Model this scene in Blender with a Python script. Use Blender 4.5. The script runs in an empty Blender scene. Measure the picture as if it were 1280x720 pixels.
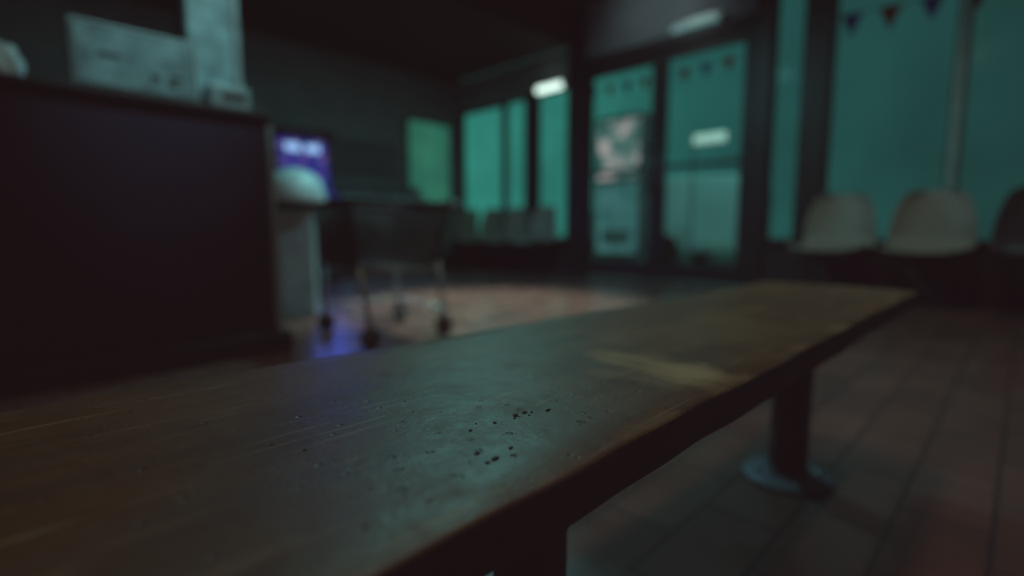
import bpy, bmesh, math, random
from mathutils import Vector, Matrix, noise
random.seed(4)
scn = bpy.context.scene

# ---------------------------------------------------------------- materials
def nmat(name, col, rough=0.5, metal=0.0, var=0.25, scale=6.0, bump=0.0, bscale=60, emis=None, estr=0.0, spec=0.5):
    m = bpy.data.materials.new(name); m.use_nodes = True
    nt = m.node_tree; b = nt.nodes['Principled BSDF']
    tc = nt.nodes.new('ShaderNodeTexCoord')
    n = nt.nodes.new('ShaderNodeTexNoise'); n.inputs['Scale'].default_value = scale; n.inputs['Detail'].default_value = 6
    nt.links.new(tc.outputs['Object'], n.inputs['Vector'])
    r = nt.nodes.new('ShaderNodeValToRGB')
    r.color_ramp.elements[0].position = .3; r.color_ramp.elements[1].position = .7
    r.color_ramp.elements[0].color = (*[c*(1-var) for c in col], 1)
    r.color_ramp.elements[1].color = (*[min(1, c*(1+var)) for c in col], 1)
    nt.links.new(n.outputs['Fac'], r.inputs['Fac'])
    nt.links.new(r.outputs['Color'], b.inputs['Base Color'])
    b.inputs['Roughness'].default_value = rough; b.inputs['Metallic'].default_value = metal
    b.inputs['Specular IOR Level'].default_value = spec
    if bump:
        n2 = nt.nodes.new('ShaderNodeTexNoise'); n2.inputs['Scale'].default_value = bscale; n2.inputs['Detail'].default_value = 5
        nt.links.new(tc.outputs['Object'], n2.inputs['Vector'])
        bp = nt.nodes.new('ShaderNodeBump'); bp.inputs['Strength'].default_value = bump; bp.inputs['Distance'].default_value = .01
        nt.links.new(n2.outputs['Fac'], bp.inputs['Height']); nt.links.new(bp.outputs['Normal'], b.inputs['Normal'])
    if emis:
        b.inputs['Emission Color'].default_value = (*emis, 1); b.inputs['Emission Strength'].default_value = estr
    return m

M = {}
M['frame'] = nmat('dark_metal_frame', (.022, .025, .027), .45, .3, .2)
M['rail'] = nmat('aluminium', (.30, .33, .33), .35, .8, .15)
M['pole'] = nmat('window_pole_paint', (.34, .60, .56), .4, .1, .15)
M['chrome'] = nmat('chrome', (.55, .58, .60), .3, .9, .1)
M['rubber'] = nmat('black_rubber', (.012, .012, .012), .7)
M['basket'] = nmat('basket_wire', (.05, .06, .064), .5, .3)
M['wall'] = nmat('wall_plaster', (.22, .30, .30), .8, 0, .15, 3, .15, 40)
M['ceil'] = nmat('ceiling_paint', (.02, .02, .02), .85, 0, .2, 2)
M['sill'] = nmat('sill_panel', (.025, .02, .02), .7)
M['transom'] = nmat('transom_panel', (.30, .36, .37), .5, .0, .2, 3)
M['counter'] = nmat('counter_laminate', (.035, .026, .06), .6, 0, .15, 3, spec=.25)
M['counter_top'] = nmat('counter_top', (.02, .018, .025), .6)
M['plinth'] = nmat('plinth', (.015, .011, .012), .7)
M['pale'] = nmat('pale_enamel', (.34, .44, .47), .45, 0, .2, 9)
M['cartleg'] = nmat('cart_galvanised', (.50, .62, .66), .4, .3, .2, 9)
M['paleface'] = nmat('panel_face', (.30, .48, .52), .4, 0, .35, 14)
M['paper'] = nmat('paper_dim', (.12, .17, .16), .8, 0, .35, 14)
M['darkmark'] = nmat('dark_mark', (.04, .05, .05), .6)
M['chair'] = nmat('chair_plastic', (.36, .32, .26), .5, 0, .1, 4)
M['chair_dark'] = nmat('chair_plastic_dark', (.05, .045, .05), .5)
M['steel'] = nmat('bench_leg_steel', (.05, .04, .035), .5, .5, .2)
M['plate'] = nmat('bench_leg_plate', (.20, .21, .27), .6, .2, .3, 30)
M['red'] = nmat('flag_red', (.45, .05, .04), .7)
M['blue'] = nmat('flag_blue', (.05, .09, .32), .7)
M['string'] = nmat('string', (.2, .2, .2), .8)
M['white'] = nmat('white_plastic', (.68, .80, .83), .4, 0, .06)
M['pave'] = nmat('pavement', (.30, .30, .30), .75, 0, .25, 3, .3, 30)
M['van'] = nmat('van_paint', (.50, .75, .72), .35, 0, .05)
M['vanglass'] = nmat('van_glass', (.05, .08, .08), .15)
M['tube'] = nmat('fluorescent_tube', (.8, .9, .85), .4, 0, 0, emis=(.75, 1, .88), estr=1.6)
M['strip'] = nmat('strip_lamp', (.5, .7, .7), .4, 0, 0, emis=(.4, .85, .8), estr=.2)
M['sign'] = nmat('lit_sign', (.8, .8, .75), .4, 0, 0, emis=(.7, 1, .85), estr=.36)
M['machine'] = nmat('vending_body', (.12, .16, .17), .4, .2)
for k_, cc in (('red', (.30, .06, .05)), ('blue', (.05, .07, .22))):
    nt = M[k_].node_tree; b = nt.nodes['Principled BSDF']; o_ = nt.nodes['Material Output']
    tl = nt.nodes.new('ShaderNodeBsdfTranslucent'); tl.inputs['Color'].default_value = (cc[0]*3, cc[1]*3, cc[2]*3, 1)
    mx = nt.nodes.new('ShaderNodeMixShader'); mx.inputs['Fac'].default_value = .6
    nt.links.new(b.outputs[0], mx.inputs[1]); nt.links.new(tl.outputs[0], mx.inputs[2]); nt.links.new(mx.outputs[0], o_.inputs['Surface'])

def emis_noise(name, stops, scale, strength, loc=(0, 0, 0)):
    m = bpy.data.materials.new(name); m.use_nodes = True; nt = m.node_tree
    b = nt.nodes['Principled BSDF']; b.inputs['Base Color'].default_value = (.05, .05, .05, 1)
    tc = nt.nodes.new('ShaderNodeTexCoord'); mp = nt.nodes.new('ShaderNodeMapping'); mp.inputs['Location'].default_value = loc
    n = nt.nodes.new('ShaderNodeTexNoise'); n.inputs['Scale'].default_value = scale; n.inputs['Detail'].default_value = 2
    r = nt.nodes.new('ShaderNodeValToRGB')
    nt.links.new(tc.outputs['Object'], mp.inputs['Vector']); nt.links.new(mp.outputs['Vector'], n.inputs['Vector'])
    nt.links.new(n.outputs['Fac'], r.inputs['Fac'])
    e = r.color_ramp.elements
    e[0].position = stops[0][0]; e[0].color = (*stops[0][1], 1); e[1].position = stops[-1][0]; e[1].color = (*stops[-1][1], 1)
    for p, c in stops[1:-1]:
        k = e.new(p); k.color = (*c, 1)
    nt.links.new(r.outputs['Color'], b.inputs['Emission Color']); b.inputs['Emission Strength'].default_value = strength
    return m
M['screen'] = emis_noise('arcade_screen', [(.35, (.01, .01, .25)), (.5, (.03, .04, .5)), (.6, (.18, .04, .35)), (.7, (.2, .4, .8))], 7, .45)
M['screenbar'] = nmat('arcade_screen_bar', (.5, .5, .8), .4, 0, 0, emis=(.35, .6, 1), estr=.9)
M['vend'] = emis_noise('vending_display', [(.36, (.03, .17, .15)), (.5, (.2, .42, .38)), (.62, (1, .85, .82))], 3.2, .42)
M['vendlow'] = emis_noise('vending_lower', [(.3, (.02, .14, .13)), (.6, (.07, .24, .23))], 5, .6)
M['greenlit'] = emis_noise('green_lightbox', [(.3, (.012, .11, .08)), (.7, (.03, .21, .13))], 1.5, .75)

g = bpy.data.materials.new('window_glass'); g.use_nodes = True; nt = g.node_tree; nt.nodes.clear()
out = nt.nodes.new('ShaderNodeOutputMaterial'); mx = nt.nodes.new('ShaderNodeMixShader')
tr = nt.nodes.new('ShaderNodeBsdfTransparent'); gl = nt.nodes.new('ShaderNodeBsdfGlossy'); gl.inputs['Roughness'].default_value = .12
lw = nt.nodes.new('ShaderNodeLayerWeight'); lw.inputs['Blend'].default_value = .12
ml = nt.nodes.new('ShaderNodeMath'); ml.operation = 'MULTIPLY'; ml.inputs[1].default_value = .4
tcg = nt.nodes.new('ShaderNodeTexCoord')
nz = nt.nodes.new('ShaderNodeTexNoise'); nz.inputs['Scale'].default_value = 1.1; nt.links.new(tcg.outputs['Object'], nz.inputs['Vector'])
cr = nt.nodes.new('ShaderNodeValToRGB'); cr.color_ramp.elements[0].position = .3; cr.color_ramp.elements[1].position = .7
cr.color_ramp.elements[0].color = (.62, .72, .72, 1); cr.color_ramp.elements[1].color = (.92, .98, .98, 1)
nt.links.new(nz.outputs['Fac'], cr.inputs['Fac']); nt.links.new(cr.outputs['Color'], tr.inputs['Color'])
nt.links.new(lw.outputs['Fresnel'], ml.inputs[0])
nt.links.new(ml.outputs[0], mx.inputs['Fac']); nt.links.new(tr.outputs[0], mx.inputs[1]); nt.links.new(gl.outputs[0], mx.inputs[2])
nt.links.new(mx.outputs[0], out.inputs['Surface']); M['glass'] = g

# floor tiles
f = bpy.data.materials.new('terracotta_tiles'); f.use_nodes = True; nt = f.node_tree; b = nt.nodes['Principled BSDF']
tc = nt.nodes.new('ShaderNodeTexCoord')
br = nt.nodes.new('ShaderNodeTexBrick'); br.inputs['Scale'].default_value = 1
br.inputs['Brick Width'].default_value = .30; br.inputs['Row Height'].default_value = .15; br.inputs['Mortar Size'].default_value = .005
br.inputs['Mortar Smooth'].default_value = .3
br.inputs['Color1'].default_value = (.26, .12, .10, 1); br.inputs['Color2'].default_value = (.175, .078, .068, 1); br.inputs['Mortar'].default_value = (.06, .04, .038, 1)
nt.links.new(tc.outputs['Object'], br.inputs['Vector'])
n = nt.nodes.new('ShaderNodeTexNoise'); n.inputs['Scale'].default_value = 5; n.inputs['Detail'].default_value = 8
nt.links.new(tc.outputs['Object'], n.inputs['Vector'])
mix = nt.nodes.new('ShaderNodeMix'); mix.data_type = 'RGBA'; mix.blend_type = 'MULTIPLY'; mix.inputs['Factor'].default_value = .7
r = nt.nodes.new('ShaderNodeValToRGB'); r.color_ramp.elements[0].position = .3; r.color_ramp.elements[0].color = (.5, .5, .5, 1); r.color_ramp.elements[1].position = .7
nt.links.new(n.outputs['Fac'], r.inputs['Fac'])
nt.links.new(br.outputs['Color'], mix.inputs['A']); nt.links.new(r.outputs['Color'], mix.inputs['B'])
nt.links.new(mix.outputs['Result'], b.inputs['Base Color'])
mr = nt.nodes.new('ShaderNodeMapRange'); mr.inputs['To Min'].default_value = .16; mr.inputs['To Max'].default_value = .40
nt.links.new(n.outputs['Fac'], mr.inputs['Value']); nt.links.new(mr.outputs['Result'], b.inputs['Roughness'])
b.inputs['Specular IOR Level'].default_value = .7
bp = nt.nodes.new('ShaderNodeBump'); bp.inputs['Strength'].default_value = .6; bp.inputs['Distance'].default_value = .004; bp.invert = True
nt.links.new(br.outputs['Fac'], bp.inputs['Height']); nt.links.new(bp.outputs['Normal'], b.inputs['Normal'])
M['floor'] = f

# bench wood
w = bpy.data.materials.new('worn_varnished_wood'); w.use_nodes = True; nt = w.node_tree; b = nt.nodes['Principled BSDF']
L = nt.links.new
def N(t, **kw):
    x = nt.nodes.new(t)
    for k, v in kw.items():
        if hasattr(x, k): setattr(x, k, v)
    return x
tc = N('ShaderNodeTexCoord')
mp = N('ShaderNodeMapping'); mp.inputs['Scale'].default_value = (1.2, 9, 1)
L(tc.outputs['Object'], mp.inputs['Vector'])
gr = N('ShaderNodeTexNoise'); gr.inputs['Scale'].default_value = 3; gr.inputs['Detail'].default_value = 10; gr.inputs['Roughness'].default_value = .6
L(mp.outputs['Vector'], gr.inputs['Vector'])
r1 = N('ShaderNodeValToRGB'); r1.color_ramp.elements[0].position = .3; r1.color_ramp.elements[1].position = .75
r1.color_ramp.elements[0].color = (.12, .054, .016, 1); r1.color_ramp.elements[1].color = (.24, .12, .038, 1)
L(gr.outputs['Fac'], r1.inputs['Fac'])
def blob(cx, cy, rx, ry, nscale=18, namp=.6):
    m1 = N('ShaderNodeMapping'); m1.vector_type = 'POINT'
    m1.inputs['Location'].default_value = (-cx/rx, -cy/ry, 0); m1.inputs['Scale'].default_value = (1/rx, 1/ry, 0)
    L(tc.outputs['Object'], m1.inputs['Vector'])
    ln = N('ShaderNodeVectorMath', operation='LENGTH'); L(m1.outputs['Vector'], ln.inputs[0])
    nn = N('ShaderNodeTexNoise'); nn.inputs['Scale'].default_value = nscale; nn.inputs['Detail'].default_value = 6
    L(tc.outputs['Object'], nn.inputs['Vector'])
    ma = N('ShaderNodeMath', operation='MULTIPLY_ADD'); ma.inputs[1].default_value = namp*2
    L(nn.outputs['Fac'], ma.inputs[0]); L(ln.outputs['Value'], ma.inputs[2])
    s = N('ShaderNodeMapRange'); s.inputs['From Min'].default_value = 1+namp; s.inputs['From Max'].default_value = .35+namp
    L(ma.outputs[0], s.inputs['Value']); s.clamp = True
    return s.outputs['Result']
def mixc(fac, a, col, fs=1.0):
    x = N('ShaderNodeMix'); x.data_type = 'RGBA'
    k = N('ShaderNodeMath', operation='MULTIPLY'); k.inputs[1].default_value = fs; L(fac, k.inputs[0]); L(k.outputs[0], x.inputs['Factor'])
    L(a, x.inputs['A']); x.inputs['B'].default_value = (*col, 1); return x.outputs['Result']
def mul(a_, b_):
    x = N('ShaderNodeMath', operation='MULTIPLY'); L(a_, x.inputs[0]); L(b_, x.inputs[1]); return x.outputs[0]
def noisem(scale, lo, hi, sc=(1, 1, 1), rot=0, detail=4):
    m1 = N('ShaderNodeMapping'); m1.inputs['Rotation'].default_value = (0, 0, rot); m1.inputs['Scale'].default_value = sc; L(tc.outputs['Object'], m1.inputs['Vector'])
    n1 = N('ShaderNodeTexNoise'); n1.inputs['Scale'].default_value = scale; n1.inputs['Detail'].default_value = detail; L(m1.outputs['Vector'], n1.inputs['Vector'])
    r_ = N('ShaderNodeMapRange'); r_.inputs['From Min'].default_value = lo; r_.inputs['From Max'].default_value = hi; L(n1.outputs['Fac'], r_.inputs['Value'])
    return r_.outputs['Result']
c = r1.outputs['Color']
dirt = noisem(7, .42, .62, detail=8)
c = mixc(dirt, c, (.085, .050, .025), .5)
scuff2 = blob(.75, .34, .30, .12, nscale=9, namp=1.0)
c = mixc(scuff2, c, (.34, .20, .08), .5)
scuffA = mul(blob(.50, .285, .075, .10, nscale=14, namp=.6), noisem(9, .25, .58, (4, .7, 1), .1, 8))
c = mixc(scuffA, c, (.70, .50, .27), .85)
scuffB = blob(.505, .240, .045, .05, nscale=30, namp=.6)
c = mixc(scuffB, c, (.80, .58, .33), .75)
edgewear = mul(noisem(12, .45, .6, detail=6), blob(.5, .19, 1.2, .022, nscale=12, namp=.3))
c = mixc(edgewear, c, (.45, .28, .14), .6)
worn = blob(.17, .25, .22, .12, nscale=22, namp=.7)
c = mixc(worn, c, (.14, .10, .07), .6)
pt = noisem(75, .67, .71, detail=3)
zone = blob(.26, .26, .15, .06, nscale=30, namp=.5)
pits = mul(pt, zone)
c = mixc(pits, c, (.012, .008, .006), .95)
sn = N('ShaderNodeTexVoronoi'); sn.inputs['Scale'].default_value = 45; L(tc.outputs['Object'], sn.inputs['Vector'])
sp = N('ShaderNodeMapRange'); sp.inputs['From Min'].default_value = .12; sp.inputs['From Max'].default_value = .05; L(sn.outputs['Distance'], sp.inputs['Value'])
c = mixc(sp.outputs['Result'], c, (.04, .024, .014), .35)
for rot, o1, fs in ((.25, .69, .3), (1.2, .67, .45), (-.9, .68, .45)):
    c = mixc(noisem(3, o1, o1+.06, (2.4, 40, 1), rot, 2), c, (.46, .34, .20), fs)
L(c, b.inputs['Base Color'])
rn = N('ShaderNodeTexNoise'); rn.inputs['Scale'].default_value = 30; rn.inputs['Detail'].default_value = 10; rn.inputs['Roughness'].default_value = .7; L(tc.outputs['Object'], rn.inputs['Vector'])
rr = N('ShaderNodeMapRange'); rr.inputs['From Min'].default_value = .3; rr.inputs['From Max'].default_value = .7; rr.inputs['To Min'].default_value = .32; rr.inputs['To Max'].default_value = .56
L(rn.outputs['Fac'], rr.inputs['Value']); L(rr.outputs['Result'], b.inputs['Roughness'])
b.inputs['Specular IOR Level'].default_value = .6
# grain: pores, flakes of dirt, slight unevenness
fv = N('ShaderNodeTexNoise'); fv.inputs['Scale'].default_value = 170; fv.inputs['Detail'].default_value = 4; fv.inputs['Roughness'].default_value = .75; L(tc.outputs['Object'], fv.inputs['Vector'])
mid = N('ShaderNodeTexNoise'); mid.inputs['Scale'].default_value = 22; mid.inputs['Detail'].default_value = 2; L(tc.outputs['Object'], mid.inputs['Vector'])
wmask = noisem(11, .35, .6, detail=4)
wk = N('ShaderNodeMath', operation='MULTIPLY_ADD'); wk.inputs[1].default_value = .22; wk.inputs[2].default_value = .08; L(wmask, wk.inputs[0])
fa = mul(fv.outputs['Fac'], wk.outputs[0])
fb = N('ShaderNodeMath', operation='MULTIPLY_ADD'); fb.inputs[1].default_value = .3; L(mid.outputs['Fac'], fb.inputs[0]); L(fa, fb.inputs[2])
fc = N('ShaderNodeMath', operation='MULTIPLY_ADD'); fc.inputs[1].default_value = -.8; L(pits, fc.inputs[0]); L(fb.outputs[0], fc.inputs[2])
fd = N('ShaderNodeMath', operation='MULTIPLY_ADD'); fd.inputs[1].default_value = -.25; L(sp.outputs['Result'], fd.inputs[0]); L(fc.outputs[0], fd.inputs[2])
bp = N('ShaderNodeBump'); bp.inputs['Strength'].default_value = .7; bp.inputs['Distance'].default_value = .003
L(fd.outputs[0], bp.inputs['Height']); L(bp.outputs['Normal'], b.inputs['Normal'])
M['wood'] = w
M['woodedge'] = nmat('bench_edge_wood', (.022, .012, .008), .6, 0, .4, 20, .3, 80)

# ---------------------------------------------------------------- helpers
def grp(name, loc=(0, 0, 0)):
    e = bpy.data.objects.new(name, None); e.empty_display_size = .1; scn.collection.objects.link(e); e.location = loc; return e
def finish(bm, name, mat, parent=None, smooth=False, bevel=0, seg=2, recalc=True):
    me = bpy.data.meshes.new(name)
    if recalc: bmesh.ops.recalc_face_normals(bm, faces=bm.faces)
    bm.to_mesh(me); bm.free()
    o = bpy.data.objects.new(name, me); scn.collection.objects.link(o)
    for m in (mat if isinstance(mat, list) else [mat]): me.materials.append(m)
    if smooth:
        for p in me.polygons: p.use_smooth = True
    if bevel:
        md = o.modifiers.new('bevel', 'BEVEL'); md.width = bevel; md.segments = seg; md.limit_method = 'ANGLE'
    if parent:
        o.parent = parent
        o.matrix_parent_inverse = Matrix.Translation(-Vector(parent.location))
    return o
def addbox(bm, a, b_, rotz=0):
    c = [(a[i]+b_[i])/2 for i in range(3)]; s = [abs(b_[i]-a[i]) for i in range(3)]
    mtx = Matrix.Translation(c) @ Matrix.Rotation(rotz, 4, 'Z') @ Matrix.Diagonal((*s, 1))
    bmesh.ops.create_cube(bm, size=1, matrix=mtx)
def box(name, a, b_, mat, parent=None, bevel=0, seg=2):
    bm = bmesh.new(); addbox(bm, a, b_); return finish(bm, name, mat, parent, bevel=bevel, seg=seg)
def tube(bm, p, q, r, n=8):
    p = Vector(p); q = Vector(q); d = q-p
    mtx = Matrix.Translation((p+q)/2) @ d.to_track_quat('Z', 'Y').to_matrix().to_4x4()
    bmesh.ops.create_cone(bm, cap_ends=True, segments=n, radius1=r, radius2=r, depth=d.length, matrix=mtx)
def lathe(bm, c, prof, n=32):
    rings = []
    for r_, z in prof:
        rings.append([bm.verts.new((c[0]+r_*math.cos(2*math.pi*i/n), c[1]+r_*math.sin(2*math.pi*i/n), c[2]+z)) for i in range(n)])
    for a_, b2 in zip(rings, rings[1:]):
        for i in range(n): bm.faces.new((a_[i], a_[(i+1) % n], b2[(i+1) % n], b2[i]))
    bm.faces.new(rings[0][::-1]); bm.faces.new(rings[-1])
def sheet(name, x, y0, y1, z0, z1, mat, parent):
    bm = bmesh.new(); bm.faces.new([bm.verts.new(p) for p in ((x, y0, z0), (x, y0, z1), (x, y1, z1), (x, y1, z0))])
    return finish(bm, name, mat, parent, recalc=False)

SX = 5.5; BY = 6.75; CEIL = 3.4
# ---------------------------------------------------------------- room shell
box('floor', (-3, -3, -.1), (SX+.06, BY, 0), M['floor'])
box('ceiling', (-3, -3, CEIL), (SX+.06, BY+.1, CEIL+.1), M['ceil'])
box('ceiling_soffit', (-3, 4.35, 2.95), (SX-.08, BY-.001, CEIL-.001), M['ceil'])
box('wall_back', (-3, BY, 0), (SX+.06, BY+.1, CEIL), M['wall'])
box('wall_left', (-3.1, -3, 0), (-3, BY+.1, CEIL), M['wall'])
box('wall_front', (-3.1, -3.1, 0), (SX+.06, -3, CEIL), M['wall'])
box('baseboard_back', (-3, BY-.02, 0), (SX-.1, BY-.001, .12), M['sill'])

box('wall_storefront_sill', (SX-.06, -3, 0), (SX+.06, 1.85, .46), M['sill'])
box('wall_storefront_sill_rear', (SX-.06, 4.33, 0), (SX+.06, BY-.001, .42), M['sill'])
box('wall_storefront_header', (SX-.07, 4.33, 2.47), (SX+.06, BY-.001, 2.95), M['wall'])
box('wall_storefront_header_low', (SX-.06, -3, 3.1), (SX+.06, 4.33, CEIL), M['transom'])
box('trim_1', (SX-.1, 4.33, .42), (SX+.06, BY-.001, .46), M['frame'])
box('trim_2', (SX-.1, -3, .46), (SX+.06, 1.85, .5), M['frame'])
def pane(name, y0, y1, z0, z1, fw=.04):
    e = grp(name, (SX, (y0+y1)/2, z0))
    bm = bmesh.new()
    addbox(bm, (SX-.04, y0, z0), (SX+.04, y0+fw, z1)); addbox(bm, (SX-.04, y1-fw, z0), (SX+.04, y1, z1))
    addbox(bm, (SX-.04, y0+fw, z0), (SX+.04, y1-fw, z0+fw)); addbox(bm, (SX-.04, y0+fw, z1-fw), (SX+.04, y1-fw, z1))
    finish(bm, 'frame', M['frame'], e)
    sheet('glass', SX, y0+fw, y1-fw, z0+fw, z1-fw, M['glass'], e)
pane('window_1', -3, -1.45, .5, 3.1)
pane('window_2', -1.4, .44, .5, 3.1, .015)
pane('window_3', .50, 1.37, .5, 3.1, .015)
pane('window_4', 1.60, 1.87, .5, 3.1, .015)
pane('window_5', 4.37, 4.98, .46, 2.47, .015)
pane('window_6', 5.18, 5.63, .46, 2.47, .02)
pane('window_7', 5.65, 6.64, .46, 2.47, .03)
box('trim_3', (SX-.06, 1.37, 0.5), (SX+.06, 1.60, 3.1), M['frame'], bevel=.01)
box('trim_4', (SX-.06, .44, .5), (SX+.06, .50, 3.1), M['pole'], bevel=.008)
box('trim_5', (SX-.08, 1.87, 0), (SX+.06, 2.05, 3.1), M['frame'], bevel=.01)
box('trim_6', (SX-.12, 4.11, 0), (SX+.06, 4.37, CEIL-.001), M['frame'], bevel=.01)
box('trim_7', (SX-.07, 4.98, .46), (SX+.06, 5.18, 2.47), M['frame'], bevel=.01)
box('trim_8', (SX-.12, 2.05, 2.60), (SX+.06, 4.11, 2.72), M['frame'], bevel=.01)
box('trim_9', (SX-.05, -1.45, .5), (SX+.06, -1.4, 3.1), M['frame'])
box('trim_10', (SX-.06, 6.64, .46), (SX+.06, BY-.001, 2.47), M['wall'])
box('wall_transom_panel', (SX-.07, 2.05, 2.72), (SX+.05, 4.11, 3.1), M['transom'])

def door(name, y0, y1, handle_y):
    e = grp(name, (SX, (y0+y1)/2, 0))
    bm = bmesh.new(); st = .09
    addbox(bm, (SX-.05, y0, .02), (SX, y0+st, 2.59)); addbox(bm, (SX-.05, y1-st, .02), (SX, y1, 2.59))
    addbox(bm, (SX-.05, y0+st, .02), (SX, y1-st, .2)); addbox(bm, (SX-.05, y0+st, 2.48), (SX, y1-st, 2.59))
    addbox(bm, (SX-.05, y0+st, 1.29), (SX, y1-st, 1.33))
    finish(bm, 'frame', M['frame'], e, bevel=.006)
    sheet('glass', SX-.03, y0+st, y1-st, .2, 1.29, M['glass'], e)
    sheet('glass_upper', SX-.03, y0+st, y1-st, 1.33, 2.48, M['glass'], e)
    bm = bmesh.new()
    tube(bm, (SX-.13, handle_y, 1.0), (SX-.13, handle_y, 1.6), .015); tube(bm, (SX-.13, handle_y, 1.05), (SX-.05, handle_y, 1.05), .01); tube(bm, (SX-.13, handle_y, 1.55), (SX-.05, handle_y, 1.55), .01)
    finish(bm, 'handle', M['rail'], e, True)
door('door_1', 2.055, 3.075, 3.01)
door('door_2', 3.085, 4.105, 3.15)

def lamp_tube(name, y0, y1, z, x, mat, r=.035):
    e = grp(name, (x, (y0+y1)/2, z))
    box('housing', (x, y0-.03, z-.01), (x+.05, y1+.03, z+.08), M['rail'], e, bevel=.008)
    bm = bmesh.new(); tube(bm, (x-.02, y0, z), (x-.02, y1, z), r, 16); finish(bm, 'tube', mat, e, True, .01)
    bm = bmesh.new(); tube(bm, (x-.02, y0-.02, z), (x-.02, y0, z), r*1.1, 16); tube(bm, (x-.02, y1, z), (x-.02, y1+.02, z), r*1.1, 16); finish(bm, 'caps', M['rail'], e)
lamp_tube('fluorescent_lamp', 4.40, 4.86, 2.48, SX-.125, M['tube'], .045)
lamp_tube('strip_lamp', 2.38, 2.90, 2.74, SX-.125, M['strip'], .028)

def pennants(name, y0, y1, z, n, size, sag=.06):
    X = SX+.061
    e = grp(name, (X, (y0+y1)/2, z))
    bm = bmesh.new(); K = 16
    def P(t): return Vector((X, y0+(y1-y0)*t, z - sag*4*t*(1-t)))
    for i in range(K): tube(bm, P(i/K), P((i+1)/K), .004, 6)
    finish(bm, 'string', M['string'], e)
    for i in range(n):
        t = (i+.5)/n; p = P(t); bm = bmesh.new()
        a = bm.verts.new(p+Vector((0, -size*.5, 0))); b2 = bm.verts.new(p+Vector((0, size*.5, 0))); c2 = bm.verts.new(p+Vector((.01, 0, -size*1.15)))
        bm.faces.new((a, b2, c2)); o = finish(bm, 'flag_%d' % (i+1), [M['blue'], M['red']][i % 2], e)
        md = o.modifiers.new('s', 'SOLIDIFY'); md.thickness = .003
pennants('pennant_garland', -.01, 1.40, 2.53, 5, .17, .03)
pennants('pennant_garland', 1.98, 4.2, 2.41, 9, .13, .03)

# ---------------------------------------------------------------- outside
box('ground_outside', (SX+.06, -20, -.12), (40, 40, -.02), M['pave'])
e = grp('vending_machine', (7.9, 4.9, 0))
box('body', (7.5, 4.5, -.02), (8.3, 5.45, 2.5), M['machine'], e, .03)
box('display', (7.48, 4.57, 1.45), (7.51, 5.38, 2.42), M['vend'], e, .01)
box('lower_panel', (7.48, 4.57, .2), (7.51, 5.38, 1.38), M['vendlow'], e, .01)
box('dispenser_slot', (7.46, 4.7, .35), (7.49, 5.25, .6), M['pale'], e, .01)
e = grp('parked_van', (9.2, 4.3, 0))
bm = bmesh.new()
prof = [(3.3, .2), (3.28, 1.3), (3.4, 1.5), (5.0, 1.55), (5.6, 1.1), (6.4, .95), (6.5, .5), (6.45, .2)]
vs = [[bm.verts.new((x, y, z)) for y, z in prof] for x in (8.5, 10.0)]
bm.faces.new(vs[0]); bm.faces.new(vs[1][::-1])
for i in range(len(prof)):
    j = (i+1) % len(prof); bm.faces.new((vs[0][i], vs[1][i], vs[1][j], vs[0][j]))
finish(bm, 'body', M['van'], e, bevel=.06, seg=3)
box('side_window', (8.48, 4.65, 1.0), (8.51, 5.25, 1.40), M['vanglass'], e, .01)
for i, (yy, xx) in enumerate([(4.6, 8.45), (5.95, 8.45), (4.6, 9.85), (5.95, 9.85)]):
    bm = bmesh.new(); tube(bm, (xx, yy, .25), (xx+.2, yy, .25), .27, 28); finish(bm, 'wheel_%d' % (i+1), M['rubber'], e, bevel=.03)
e = grp('lit_street_sign', (7.6, 3.4, 0))
bm = bmesh.new(); tube(bm, (7.66, 3.72, -.02), (7.66, 3.72, 2.1), .02, 12); finish(bm, 'post', M['rail'], e)
box('lightbox', (7.58, 3.20, 1.88), (7.63, 3.70, 2.02), M['sign'], e, .02)

# ---------------------------------------------------------------- foreground bench
e = grp('wooden_bench', (.4, .38, 0))
X0, X1, ZT, TH = -1.2, 1.60, .45, .038
bm = bmesh.new()
nx, ny = 140, 10
def edge_off(x, k): return .0016*math.sin(x*7+k)+.0012*math.sin(x*19+2*k)+.0008*math.sin(x*47+k)
rnd = .045
top = []
for i in range(nx+1):
    x = X0+(X1-X0)*i/nx
    dx = max(0, x-(X1-rnd)); ins = rnd-math.sqrt(max(0, rnd*rnd-dx*dx))
    ya = .186+edge_off(x, 0)+ins - .012*max(0, x-.7)
    yb = .590-.048*max(0, min(1.1, x-.1))+edge_off(x, 2)-ins
    r_ = .005
    pts = [(ya+r_*1.0, ZT), (ya+r_*.3, ZT-r_*.3), (ya, ZT-r_), (ya+.001, ZT-TH+r_), (ya+r_, ZT-TH)]
    row = [(yb-r_, ZT-TH), (yb, ZT-TH+r_), (yb, ZT-r_), (yb-r_*.3, ZT-r_*.3), (yb-r_, ZT)]
    tp = [(yb-r_+(ya-yb+2*r_)*k/ny, ZT) for k in range(1, ny)]
    top.append([bm.verts.new((x, y, z)) for y, z in row+tp+pts])
for a_, b2 in zip(top, top[1:]):
    m_ = len(a_)
    for k in range(m_):
        fce = bm.faces.new((a_[k], b2[k], b2[(k+1) % m_], a_[(k+1) % m_]))
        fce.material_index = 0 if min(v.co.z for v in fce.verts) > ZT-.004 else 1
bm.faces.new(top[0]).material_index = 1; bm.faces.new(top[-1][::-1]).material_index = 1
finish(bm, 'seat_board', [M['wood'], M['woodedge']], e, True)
box('under_rail', (X0+.1, .32, ZT-TH-.025), (X1-.15, .42, ZT-TH), M['steel'], e)
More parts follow.
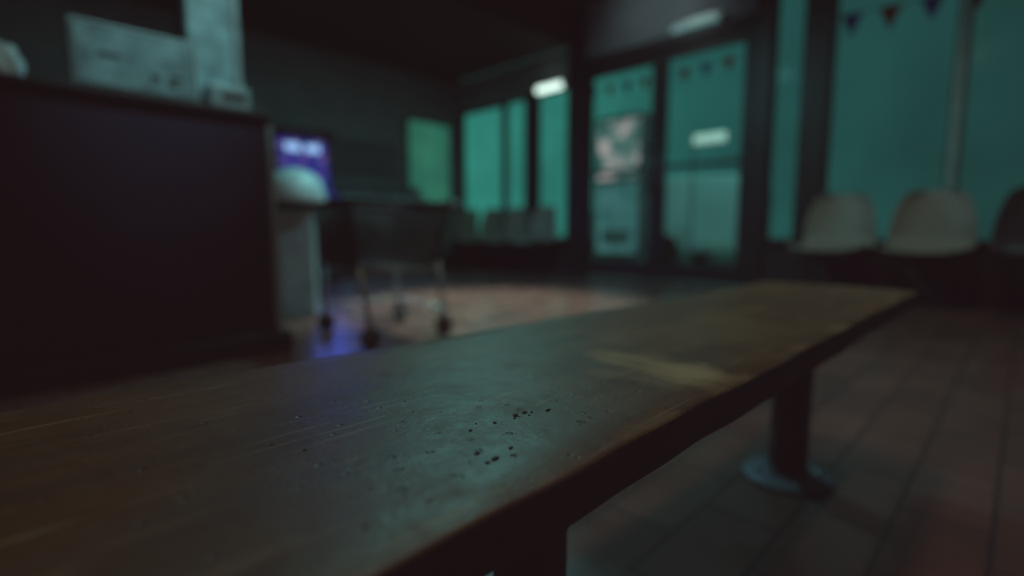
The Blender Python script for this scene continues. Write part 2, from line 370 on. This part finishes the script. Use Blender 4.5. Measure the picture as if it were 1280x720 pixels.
for i, xx in enumerate([-.95, .395, 1.315]):
    bm = bmesh.new(); lathe(bm, (xx, .367, 0), [(.042, .012), (.042, ZT-TH-.02)], 24); finish(bm, 'leg_%d' % (i+1), M['steel'], e, True)
    bm = bmesh.new(); lathe(bm, (xx, .367, 0), [(.098, .0), (.098, .008), (.088, .014), (.05, .018), (.046, .03), (.043, .03)], 40)
    finish(bm, 'base_plate_%d' % (i+1), M['plate'], e)
    bm = bmesh.new()
    for k in range(4):
        a_ = k*math.pi/2+.6; lathe(bm, (xx+.072*math.cos(a_), .367+.072*math.sin(a_), .012), [(.009, 0), (.009, .006), (.004, .009)], 10)
    finish(bm, 'bolts_%d' % (i+1), M['rail'], e)
e2 = bmesh.new()
for (cx, cy, n_, sp_) in [(.30, .275, 5, .008), (.225, .235, 4, .012), (.27, .26, 4, .03), (.12, .33, 2, .06)]:
    for k in range(n_):
        x = cx+random.gauss(0, sp_); y = cy+random.gauss(0, sp_*.6); s = random.uniform(.0008, .0020)
        bmesh.ops.create_icosphere(e2, subdivisions=1, radius=s, matrix=Matrix.Translation((x, y, ZT+s*.3)) @ Matrix.Diagonal((random.uniform(.8, 2), random.uniform(.7, 1.4), .6, 1)))
finish(e2, 'dirt_crumbs', M['woodedge'], e)

# ---------------------------------------------------------------- counter
e = grp('service_counter', (-.5, 2.9, 0))
box('body', (-2.4, 2.60, .1), (.955, 3.15, 1.12), M['counter'], e, .01)
box('top_board', (-2.42, 2.57, 1.12), (.975, 3.17, 1.145), M['counter_top'], e, .006)
box('plinth', (-2.42, 2.53, 0), (1.0, 3.16, .1), M['plinth'], e, .008)
box('corner_trim', (.945, 2.592, .1), (.972, 2.612, 1.12), M['pale'], e, .004)
for k, xx in enumerate([-1.6, -.65]):
    box('panel_seam_%d' % (k+1), (xx-.004, 2.596, .12), (xx+.004, 2.602, 1.1), M['plinth'], e)
e = grp('control_panel', (.45, 2.66, 1.145))
box('housing', (.245, 2.60, 1.145), (.675, 2.68, 1.40), M['pale'], e, .010)
box('face', (.262, 2.594, 1.162), (.655, 2.602, 1.384), M['paleface'], e)
bm = bmesh.new()
addbox(bm, (.33, 2.590, 1.275), (.40, 2.595, 1.287)); addbox(bm, (.50, 2.590, 1.215), (.53, 2.595, 1.232)); addbox(bm, (.56, 2.590, 1.225), (.61, 2.595, 1.237)); addbox(bm, (.56, 2.590, 1.195), (.59, 2.595, 1.21))
addbox(bm, (.262, 2.592, 1.384), (.655, 2.598, 1.388)); addbox(bm, (.655, 2.592, 1.162), (.659, 2.598, 1.388))
finish(bm, 'labels', M['darkmark'], e)
e = grp('payment_terminal', (.8, 2.8, 1.145))
box('column', (.67, 2.76, 1.145), (.90, 2.90, 2.1), M['machine'], e, .01)
box('column_face', (.68, 2.752, 1.2), (.865, 2.762, 2.08), M['paleface'], e, .004)
box('column_edge', (.872, 2.75, 1.2), (.90, 2.762, 2.08), M['pale'], e, .003)
box('reader_box', (.715, 2.60, 1.145), (.885, 2.74, 1.25), M['pale'], e, .012)
box('reader_slot', (.765, 2.594, 1.185), (.86, 2.602, 1.215), M['darkmark'], e, .003)
bm = bmesh.new(); bmesh.ops.create_icosphere(bm, subdivisions=4, radius=.085)
for v in bm.verts:
    k = 1+.28*noise.noise(v.co*22); v.co = Vector((v.co.x*k*.8, v.co.y*k*.8, max(-.06, v.co.z*k)))
bmesh.ops.translate(bm, verts=bm.verts, vec=(.06, 2.75, 1.205))
finish(bm, 'plastic_bag', M['white'], None, True)

# ---------------------------------------------------------------- trash bin
TX, TY = 1.46, 3.55
e = grp('trash_bin', (TX, TY, 0))
bm = bmesh.new(); addbox(bm, (TX-.115, TY-.115, 0), (TX+.115, TY+.115, .74), -.785+.3); finish(bm, 'body', M['pale'], e, bevel=.02, seg=3)
bm = bmesh.new(); lathe(bm, (TX, TY, .74), [(.11, 0), (.11, .05)], 36); finish(bm, 'opening', M['rubber'], e)
bm = bmesh.new(); lathe(bm, (TX, TY, .785), [(.196, 0), (.20, .015), (.194, .08), (.17, .15), (.12, .20), (.05, .225), (.01, .232)], 36); finish(bm, 'dome_lid', M['white'], e, True)

# ---------------------------------------------------------------- cart
e = grp('laundry_cart', (1.55, 2.62, 0))
WB = [(1.29, 2.30), (1.80, 2.36), (1.86, 2.92), (1.34, 2.90)]
zt, zb = .735, .40
T = [(1.19, 2.25), (1.80, 2.28), (1.87, 2.95), (1.30, 2.93)]
B = [(1.25, 2.32), (1.76, 2.36), (1.80, 2.90), (1.33, 2.88)]
def lerp(a, b2, t): return tuple(a[i]+(b2[i]-a[i])*t for i in range(len(a)))
bm = bmesh.new()
for k in range(4):
    t0, t1, b0, b1 = T[k]+(zt,), T[(k+1) % 4]+(zt,), B[k]+(zb,), B[(k+1) % 4]+(zb,)
    n_ = 26
    for i in range(n_+1): tube(bm, lerp(t0, t1, i/n_), lerp(b0, b1, i/n_), .0045, 6)
    for i in range(1, 10): tube(bm, lerp(t0, b0, i/10), lerp(t1, b1, i/10), .0045, 6)
    tube(bm, b0, b1, .008)
for i in range(15):
    tube(bm, lerp(B[0]+(zb,), B[1]+(zb,), i/14), lerp(B[3]+(zb,), B[2]+(zb,), i/14), .0035, 6)
    tube(bm, lerp(B[0]+(zb,), B[3]+(zb,), i/14), lerp(B[1]+(zb,), B[2]+(zb,), i/14), .0035, 6)
finish(bm, 'basket', M['basket'], e, True)
bm = bmesh.new()
for k in range(4): tube(bm, T[k]+(zt,), T[(k+1) % 4]+(zt,), .015, 12)
finish(bm, 'rim', M['rubber'], e, True)
bm = bmesh.new()
for k in range(4):
    wb = WB[k]; tube(bm, wb+(.12,), B[k]+(zb+.02,), .014, 12)
    tube(bm, B[k]+(zb-.01,), B[(k+1) % 4]+(zb-.01,), .011, 12)
for a_, b2 in ((0, 1), (1, 2), (2, 3), (3, 0)): tube(bm, WB[a_]+(.15,), WB[b2]+(.15,), .008, 10)
tube(bm, T[1]+(zt,), (T[1][0]+.06, T[1][1], zt+.02), .009); tube(bm, T[2]+(zt,), (T[2][0]+.06, T[2][1], zt+.02), .009)
finish(bm, 'frame', M['cartleg'], e, True)
bm = bmesh.new(); tube(bm, (T[1][0]+.06, T[1][1], zt+.02), (T[2][0]+.06, T[2][1], zt+.02), .014, 12); finish(bm, 'handle', M['rubber'], e, True)
for k in range(4):
    x, y = WB[k]
    bm = bmesh.new(); tube(bm, (x-.014, y-.014, .052), (x+.014, y+.014, .052), .052, 24); finish(bm, 'wheel_%d' % (k+1), M['rubber'], e, bevel=.006)
    bm = bmesh.new()
    for s in (-1, 1): addbox(bm, (x+s*.02-.003, y+s*.02-.018, .04), (x+s*.02+.003, y+s*.02+.018, .118), math.radians(45))
    addbox(bm, (x-.03, y-.02, .112), (x+.03, y+.02, .122), math.radians(45)); tube(bm, (x-.022, y-.022, .052), (x+.022, y+.022, .052), .008)
    finish(bm, 'caster_fork_%d' % (k+1), M['chrome'], e)

# ---------------------------------------------------------------- arcade + back wall things
e = grp('arcade_machine', (2.55, 6.2, 0))
bm = bmesh.new()
prof = [(5.75, 0), (5.75, .85), (5.6, .95), (5.62, 1.0), (5.85, 1.05), (5.95, 1.62), (5.75, 1.66), (5.75, 1.72), (6.5, 1.72), (6.5, 0)]
vs = [[bm.verts.new((x, y, z)) for y, z in prof] for x in (2.22, 2.86)]
bm.faces.new(vs[0]); bm.faces.new(vs[1][::-1])
for i in range(len(prof)):
    j = (i+1) % len(prof); bm.faces.new((vs[0][i], vs[1][i], vs[1][j], vs[0][j]))
finish(bm, 'cabinet', M['plinth'], e, bevel=.008)
bm = bmesh.new(); q = [bm.verts.new(p) for p in ((2.26, 5.835, 1.06), (2.82, 5.835, 1.06), (2.82, 5.93, 1.62), (2.26, 5.93, 1.62))]
bm.faces.new(q); finish(bm, 'screen', M['screen'], e)
for k, xx in enumerate((2.34, 2.57)):
    bm = bmesh.new(); q = [bm.verts.new(p) for p in ((xx, 5.895, 1.48), (xx+.17, 5.895, 1.48), (xx+.17, 5.913, 1.57), (xx, 5.913, 1.57))]
    bm.faces.new(q); finish(bm, 'screen_bar_%d' % (k+1), M['screenbar'], e)
bm = bmesh.new(); tube(bm, (2.4, 5.7, .97), (2.4, 5.68, 1.06), .008); bmesh.ops.create_uvsphere(bm, u_segments=12, v_segments=8, radius=.02, matrix=Matrix.Translation((2.4, 5.68, 1.07)))
finish(bm, 'joystick', M['rail'], e)
for i in range(2):
    x0 = 3.02+i*.72
    e = grp('clothes_dryer', (x0+.33, 6.3, 0))
    box('body', (x0, 6.1, 0.06), (x0+.68, 6.73, 1.05), M['pale'], e, .02)
    box('base', (x0+.02, 6.13, 0), (x0+.66, 6.72, .06), M['plinth'], e)
    box('console', (x0, 6.3, 1.05), (x0+.68, 6.73, 1.2), M['machine'], e, .01)
    bm = bmesh.new(); tube(bm, (x0+.34, 6.05, .55), (x0+.34, 6.1, .55), .24, 36); finish(bm, 'door_ring', M['rail'], e, bevel=.01)
    bm = bmesh.new(); tube(bm, (x0+.34, 6.035, .55), (x0+.34, 6.055, .55), .18, 36); finish(bm, 'door_glass', M['vanglass'], e)
e = grp('notice_board', (3.9, 6.72, 1.3))
box('board', (3.1, 6.72, 1.35), (4.3, 6.748, 1.85), M['machine'], e)
bm = bmesh.new()
for k in range(4):
    x = 3.18+k*.28; z = 1.42+random.uniform(0, .06); addbox(bm, (x, 6.712, z), (x+.2, 6.722, z+random.uniform(.2, .32)))
finish(bm, 'papers', M['paper'], e)
e = grp('green_lightbox', (4.9, 6.72, 1.0))
box('frame', (4.46, 6.70, .98), (5.3, 6.748, 2.28), M['frame'], e, .01)
box('lit_panel', (4.5, 6.69, 1.02), (5.26, 6.702, 2.24), M['greenlit'], e)

# ---------------------------------------------------------------- chairs
def chair(cx, cy, mat, sc=1.0):
    e = grp('waiting_chair', (cx, cy, 0))
    bm = bmesh.new(); nv, nu = 22, 14
    prof = [(-.25, .425, .235), (-.235, .45, .245), (-.10, .435, .25), (.08, .42, .25), (.17, .44, .25), (.215, .52, .255), (.245, .65, .245), (.275, .78, .222), (.30, .88, .185), (.31, .905, .15), (.312, .915, .10)]
    rows = []
    for i in range(nv+1):
        t = i/nv*(len(prof)-1); k = min(int(t), len(prof)-2); u = t-k
        px, pz, hw = [prof[k][m_]*(1-u)+prof[k+1][m_]*u for m_ in range(3)]
        up = max(0, min(1, (i/nv-.45)/.15)); row = []
        for j in range(nu+1):
            s = -1+2*j/nu; c_ = abs(s)**2.5
            x = px - up*.07*c_; z = pz + (1-up)*.035*c_
            row.append(bm.verts.new((cx+x*sc, cy+s*hw*sc, z)))
        rows.append(row)
    for a_, b2 in zip(rows, rows[1:]):
        for j in range(nu): bm.faces.new((a_[j], a_[j+1], b2[j+1], b2[j]))
    o = finish(bm, 'shell', mat, e, True)
    md = o.modifiers.new('s', 'SOLIDIFY'); md.thickness = .012; md.offset = 0
    sd = o.modifiers.new('ss', 'SUBSURF'); sd.levels = 1; sd.render_levels = 1
    bm = bmesh.new()
    addbox(bm, (cx-.14, cy-.12, .385), (cx+.12, cy-.09, .412)); addbox(bm, (cx-.14, cy+.09, .385), (cx+.12, cy+.12, .412))
    finish(bm, 'brackets', M['frame'], e)
def beam(y0, y1, x):
    e = grp('chair_beam', (x, (y0+y1)/2, 0))
    box('beam', (x-.04, y0, .32), (x+.04, y1, .385), M['frame'], e, .006)
    for k, yy in enumerate((y0+.15, y1-.15)):
        box('leg_%d' % (k+1), (x-.025, yy-.025, .02), (x+.025, yy+.025, .32), M['frame'], e)
        box('foot_%d' % (k+1), (x-.22, yy-.03, 0), (x+.22, yy+.03, .025), M['frame'], e, .005)
CX = 5.03
for yy, m_ in ((1.17, M['chair']), (.54, M['chair']), (-.09, M['chair_dark']), (-.72, M['chair'])): chair(CX, yy, m_, 1.1)
beam(-1.0, 1.5, CX)
for yy in (4.62, 5.14, 5.66, 6.18): chair(CX, yy, M['chair'], .98)
beam(4.4, 6.45, CX)
bm = bmesh.new(); addbox(bm, (CX-.2, -.22, .462), (CX+.02, .08, .474), .15); finish(bm, 'magazine', M['pale'])

# ---------------------------------------------------------------- lights
def area(name, loc, rot, sx, sy, power, col):
    l = bpy.data.lights.new(name, 'AREA'); l.shape = 'RECTANGLE'; l.size = sx; l.size_y = sy; l.energy = power; l.color = col
    o = bpy.data.objects.new(name, l); o.location = loc; o.rotation_euler = rot; scn.collection.objects.link(o); return o
def added_fixture(x, y, z, lx, ly):  # out-of-view housing and rods built around the added overhead lamps
    e = grp('unseen_light_fixture', (x, y, z)); box('housing', (x-lx/2, y-ly/2, z+.02), (x+lx/2, y+ly/2, z+.1), M['rail'], e, .01)
    bm = bmesh.new(); tube(bm, (x-lx/3, y, z+.1), (x-lx/3, y, CEIL), .006); tube(bm, (x+lx/3, y, z+.1), (x+lx/3, y, CEIL), .006); finish(bm, 'rods', M['rail'], e)
added_fixture(2.5, 2.85, 2.9, .4, .6)
area('bench_highlight_fill', (2.5, 2.85, 2.9), (0, 0, 0), .25, .4, 27, (.30, 1, .97))  # unseen lamp added to put a teal highlight on the bench
added_fixture(1.2, .7, 3.0, .9, .3)
area('bench_warm_fill', (1.2, .7, 3.0), (0, 0, 0), .8, .25, 6.5, (1, .68, .42))  # unseen warm lamp added to brighten the bench wood
def spot(name, loc, target, power, col, ang, blend=.6, r=.06):
    l = bpy.data.lights.new(name, 'SPOT'); l.energy = power; l.color = col; l.spot_size = math.radians(ang); l.spot_blend = blend; l.shadow_soft_size = r
    o = bpy.data.objects.new(name, l); o.location = loc; o.rotation_euler = (Vector(target)-Vector(loc)).to_track_quat('-Z', 'Y').to_euler(); scn.collection.objects.link(o)
spot('downlight_warm', (3.2, 3.8, 2.9), (2.75, 3.0, 0), 430, (.72, 1, .84), 58, .75)
spot('chairs_fill', (4.0, .6, 3.3), (5.1, .7, .5), 15, (1, .95, .8), 60, .9)  # added spot that brightens the right-hand chairs, no fitting modelled
spot('counter_fill', (1.1, 1.4, 3.3), (.65, 2.7, 1.5), 90, (.45, 1, 1), 28, .8)  # spot added to brighten the control panel and terminal
spot('floor_fill', (2.4, -.4, 3.3), (2.3, -.5, 0), 26, (1, .78, .76), 70, .9)  # warm spot added so the right-hand floor tiles show
spot('bin_fill', (1.9, 2.1, 3.2), (1.5, 3.1, .6), 55, (.55, .95, 1), 26, .9)  # extra spot aimed at the bin, added to brighten it
spot('transom_fill', (4.2, 3.1, 3.2), (5.5, 3.1, 2.9), 8, (.75, 1, 1), 80, .9)  # fill light added to brighten the transom panel
spot('van_fill', (6.6, 3.0, 4.0), (8.8, 3.9, .6), 150, (.4, 1, .9), 70, .8)  # teal spot added to light the parked van, no lamp post modelled
l = bpy.data.lights.new('arcade_glow', 'AREA'); l.energy = 7; l.color = (.08, .16, 1); l.size = .5
o = bpy.data.objects.new('arcade_glow', l); o.location = (2.55, 5.55, 1.2); o.rotation_euler = (math.radians(-60), 0, 0); scn.collection.objects.link(o)

# ---------------------------------------------------------------- world
wd = bpy.data.worlds.new('night_haze'); scn.world = wd; wd.use_nodes = True; nt = wd.node_tree; bg = nt.nodes['Background']
tc = nt.nodes.new('ShaderNodeTexCoord'); sx = nt.nodes.new('ShaderNodeSeparateXYZ'); nt.links.new(tc.outputs['Generated'], sx.inputs[0])
r = nt.nodes.new('ShaderNodeValToRGB'); e = r.color_ramp.elements
e[0].position = .0; e[0].color = (.008, .055, .049, 1); e[1].position = .8; e[1].color = (.028, .27, .21, 1)
k = e.new(.38); k.color = (.011, .092, .082, 1)
nt.links.new(sx.outputs['Y'], r.inputs['Fac']); nt.links.new(r.outputs['Color'], bg.inputs['Color']); bg.inputs['Strength'].default_value = 1.0

# ---------------------------------------------------------------- camera
cd = bpy.data.cameras.new('camera'); cam = bpy.data.objects.new('camera', cd); scn.collection.objects.link(cam); scn.camera = cam
cam.location = (0, 0, .6); cam.rotation_euler = (math.radians(83.5), 0, math.radians(-45))
cd.sensor_width = 36; cd.lens = 18; cd.clip_start = .02
cd.dof.use_dof = True; cd.dof.focus_distance = .41; cd.dof.aperture_fstop = 1.5

vs_ = scn.view_settings; vs_.view_transform = 'Standard'; vs_.look = 'None'
vs_.use_curve_mapping = True
cm = vs_.curve_mapping
for ci, lift in ((0, .0088), (1, .0046), (2, .0052)):
    c = cm.curves[ci]; c.points[0].location = (0, lift); c.points[-1].location = (1, 1)
cm.update()
